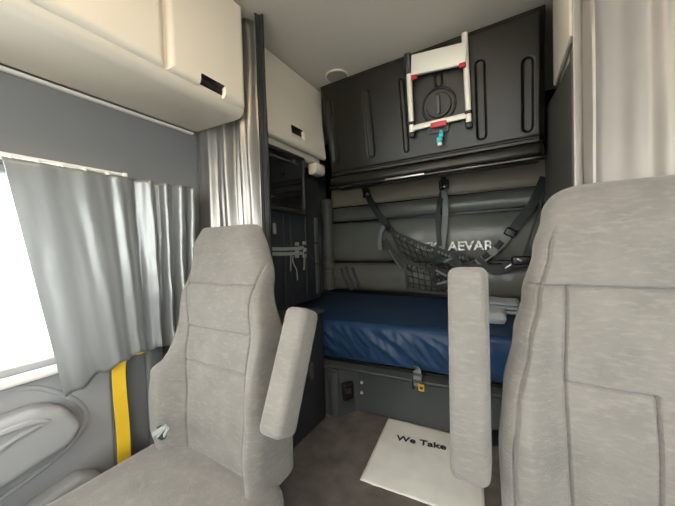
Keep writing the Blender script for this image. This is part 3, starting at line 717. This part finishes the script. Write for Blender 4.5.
# ---------------------------------------------------------------- seats
def seat(name, label, cx, ztop, zbot, W_, Yf, T_, panel, bol, wing, hseams, vseams, rtop, arm, backz=0, extra=None, cxf=lambda z: 0, wlf=None):
    root = thing(name, label, 'seat', (cx, Yf(zbot)-.2, FZ), 'cab seats')
    b = bmesh.new(); NF, NB = 260, 30
    zs = []; n = 260
    for i in range(n+1): zs.append((lerp(zbot, ztop-rtop, i/n), 0))
    for k in range(1, 15): zs.append((ztop-rtop+rtop*sin(pi/2*k/15), 1-cos(pi/2*k/15)))
    rings = []
    for (z, s) in zs:
        w0 = W_(z); w = w0-s*min(rtop, w0*.5)*1.0; t = T_(z)*(1-.75*s); yf = Yf(z)+s*T_(z)*.5; r = .048*(1-.4*s)
        ring = []
        for k in range(NF+1):
            a = -1+2*k/NF; a = math.copysign(abs(a)**.9, a)
            ww = w if (a > 0 or not wlf) else max(w, wlf(z)); x = a*ww; e = ww-abs(x)
            ed = 0 if e >= r else r-math.sqrt(max(0, r*r-(r-e)**2))
            pw = panel(z)
            bo = bol(z)*sstep(pw-.01, pw+.06, abs(x))*(1-s)
            g = 0
            for (hz, lim) in hseams: 
                if abs(x) < (lim(z) if callable(lim) else lim): g += .0075*gau(z-hz, .0028)
            for (vx, za, zb) in vseams:
                vv = vx(z) if callable(vx) else vx
                if za-.003 <= z <= zb+.003: g += .0075*(1-sstep(zb-.05, zb, z)*(zb > 0))*gau(abs(x)-vv, .0024)
            if extra: g += extra(x, z)
            puff = .006*nz(x*7, z*6, cx*5)+.0025*nz(x*20, z*18, cx*3)
            ring.append(V((cx+cxf(z)+x, yf-bo+ed+g*(1-s)-puff*(1-s), z)))
        for k in range(1, NB):
            a = pi*k/NB; c = cos(a); q = sin(a)
            ww = w if (c > 0 or not wlf) else max(w, wlf(z)); x = ww*math.copysign(abs(c)**.55, c); y = yf+r+(t-r)*abs(q)**.55
            ring.append(V((cx+cxf(z)+x, y, z)))
        rings.append([b.verts.new(p) for p in ring])
    m = len(rings[0])
    for A, B in zip(rings, rings[1:]):
        for k in range(m): b.faces.new([A[k], A[(k+1) % m], B[(k+1) % m], B[k]])
    b.faces.new(rings[-1]); b.faces.new(rings[0][::-1])
    obj('backrest', b, 'seat', root)
    zc = zbot+.02; yfb = Yf(zbot)
    b = bmesh.new(); box(b, cx-.25, cx+.25, yfb-.44, yfb+.05, zc-.12, zc, .045, 6); obj('cushion', b, 'seat', root)
    b = bmesh.new(); box(b, cx-.22, cx+.22, yfb-.38, yfb+.06, zc-.15, zc-.11, .01, 2)
    for k in range(4): 
        z1 = zc-.15-k*.02; box(b, cx-.16+.01*(k % 2), cx+.16-.01*(k % 2), yfb-.33, yfb+.01, max(FZ+.02, z1-.02), z1, .004, 2)
    box(b, cx-.2, cx+.2, yfb-.36, yfb+.04, FZ, FZ+.03, .006, 2); box(b, cx-.15, cx+.15, yfb-.3, yfb, FZ+.02, zc-.15); obj('pedestal', b, 'darker', root)
    if wing: wing(root)
    (p0, p1, w, d, nrm) = arm
    b = bmesh.new(); frame_box(b, p0, p1, w, d, nrm, .017, 5); o = obj('armrest', b, 'seat', root)
    b = bmesh.new(); q = p0+(p1-p0)*.12+V((0, .025, 0)); tube(b, [q, V((cx+math.copysign(W_(q.z)-.03, q.x-cx), q.y+.05, q.z))], .014, 12); obj('armrest_pivot', b, 'darker', root)
    return root

# left (passenger) seat
CXL = -.735
CXLf = lambda z: interp(((-.45, .015), (-.26, 0), (-.1, -.028), (.06, -.045)), z)
WL = lambda z: interp(((-.53, .205), (-.42, .212), (-.26, .188), (-.1, .168), (0, .150), (.06, .124)), z)
YL = lambda z: interp(((-.53, .505), (-.38, .515), (-.2, .545), (0, .60), (.08, .63)), z)
TL_ = lambda z: interp(((-.53, .15), (-.2, .11), (.08, .06)), z)
pl = lambda z: interp(((-.53, .128), (-.2, .142), (-.02, .16), (.08, .16)), z)
bl = lambda z: interp(((-.53, .05), (-.38, .055), (-.15, .035), (-.02, .008), (.08, 0)), z)
wlL = lambda z: interp(((-.60, .245), (-.54, .275), (-.44, .280), (-.375, .262), (-.325, .20), (-.30, .18)), z)
pa0, pa1 = onX(277, 438, -.425), onX(302, 311, -.425)
aL = V((-.436, pa0.y+.01, pa0.z-.005)), V((-.436, pa1.y+.02, pa1.z))
seat('passenger_seat', 'grey fabric seat at left, whole backrest in view, in front of the silver curtain', CXL, .082, -.615, WL, YL, TL_, pl, bl, None,
     [(-.105, lambda z: pl(z)-.004), (-.235, lambda z: pl(z)-.004), (-.335, lambda z: pl(z)-.004)], [(lambda z: pl(z)-.004, -.615, .02)], .068, (aL[0], aL[1], .064, .070, V((0, -1, 0))), cxf=CXLf, wlf=wlL)
# loose buckle webbing between the left seat and door
bk = thing('belt_buckle', 'pale belt buckle end tucked at the lower left of the left seat', 'buckle', (-.95, .44, -.53))
b = bmesh.new()
for (pa, pb, w) in (((153, 435), (163, 428), .012), ((157, 437), (166, 426), .010), ((164, 436), (168, 428), .010)):
    ribbon(b, [onY(*pa, .40), onY(*pb, .40)], w, (0, -1, .3), .004)
obj('tongue', b, 'strap2', bk)
b = bmesh.new(); c = onY(160, 432, .405); box(b, c.x-.012, c.x+.012, c.y-.004, c.y+.012, c.z-.02, c.z+.012, .004, 3); obj('housing', b, 'dark', bk)

# right (driver) seat
CXR = .228
WR = lambda z: interp(((-.53, .240), (-.37, .244), (-.297, .237), (-.184, .217), (-.11, .201), (-.018, .180), (.05, .164)), z)
YR = lambda z: interp(((-.53, .60), (-.36, .605), (-.2, .62), (0, .655), (.11, .69)), z)
TR_ = lambda z: interp(((-.53, .16), (-.2, .13), (.08, .09)), z)
pr = lambda z: interp(((-.53, .136), (-.25, .142), (-.08, .136), (.1, .15)), z)
br = lambda z: interp(((-.53, .05), (-.36, .05), (-.2, .03), (-.08, .012), (0, .0), (.1, 0)), z)
lz = -.268
def lumbar(x, z):      # stitched lumbar panel
    g = 0
    if .03 < abs(x) < .145: g += .0065*gau(z+.246, .0026)
    if z < -.246: g += .0075*gau(abs(x)-.03, .0024)
    return g
seat('driver_seat', 'large grey fabric seat filling the right foreground with an upright armrest', CXR, .108, -.60, WR, YR, TR_, pr, br, None,
     [(-.083, lambda z: .19)], [(pr, -.60, -.083), (lambda z: WR(z)-.024, -.60, .04)], .065,
     (V((-.060, .575, -.43)), V((-.062, .60, -.047)), .066, .085, V((0, -1, 0))), extra=lumbar)

# ---------------------------------------------------------------- dome lamps on the ceiling (over the cab, above the frame)
for (x, y, lab) in ((-.25, .30, 'warm dome lamp on the ceiling between the two seats'), (-.25, -.25, 'warm dome lamp on the ceiling near the windshield')):
    r = thing('dome_lamp', lab, 'lamp', (x, y, .88))
    b = bmesh.new(); box(b, x-.09, x+.09, y-.05, y+.05, .885, .902, .006, 3); obj('housing', b, 'cream', r)
    b = bmesh.new(); box(b, x-.07, x+.07, y-.035, y+.035, .876, .887, .004, 3); obj('lens', b, 'lamp', r)

# ---------------------------------------------------------------- outside: pale lot
b = bmesh.new(); box(b, -40, 40, -40, 40, FZ-1.2, FZ-1.1); struct(obj('ground', b, 'lot', smooth=False))

# ---------------------------------------------------------------- lift everything so that the sleeper floor is z = 0, and put single-mesh origins at their base
for o in SC.objects:
    if o.parent: continue
    if o.type == 'MESH':
        vs = o.data.vertices; n = len(vs)
        lo = [min(v.co[k] for v in vs) for k in range(3)]; hi = [max(v.co[k] for v in vs) for k in range(3)]
        c = V(((lo[0]+hi[0])/2, (lo[1]+hi[1])/2, lo[2])); o.data.transform(Matrix.Translation(-c)); o.location = c
    o.location.z += H

# ---------------------------------------------------------------- light
w = bpy.data.worlds.new('sky'); SC.world = w; w.use_nodes = True
bg = w.node_tree.nodes['Background']; bg.inputs['Color'].default_value = (1.0, .98, .95, 1); bg.inputs['Strength'].default_value = 7.5
vs_ = SC.view_settings; vs_.view_transform = 'Standard'; vs_.look = 'None'; vs_.exposure = 0.25; vs_.gamma = 1; vs_.use_curve_mapping = False
SC.cycles.use_denoising = True
SC.cycles.max_bounces = 10
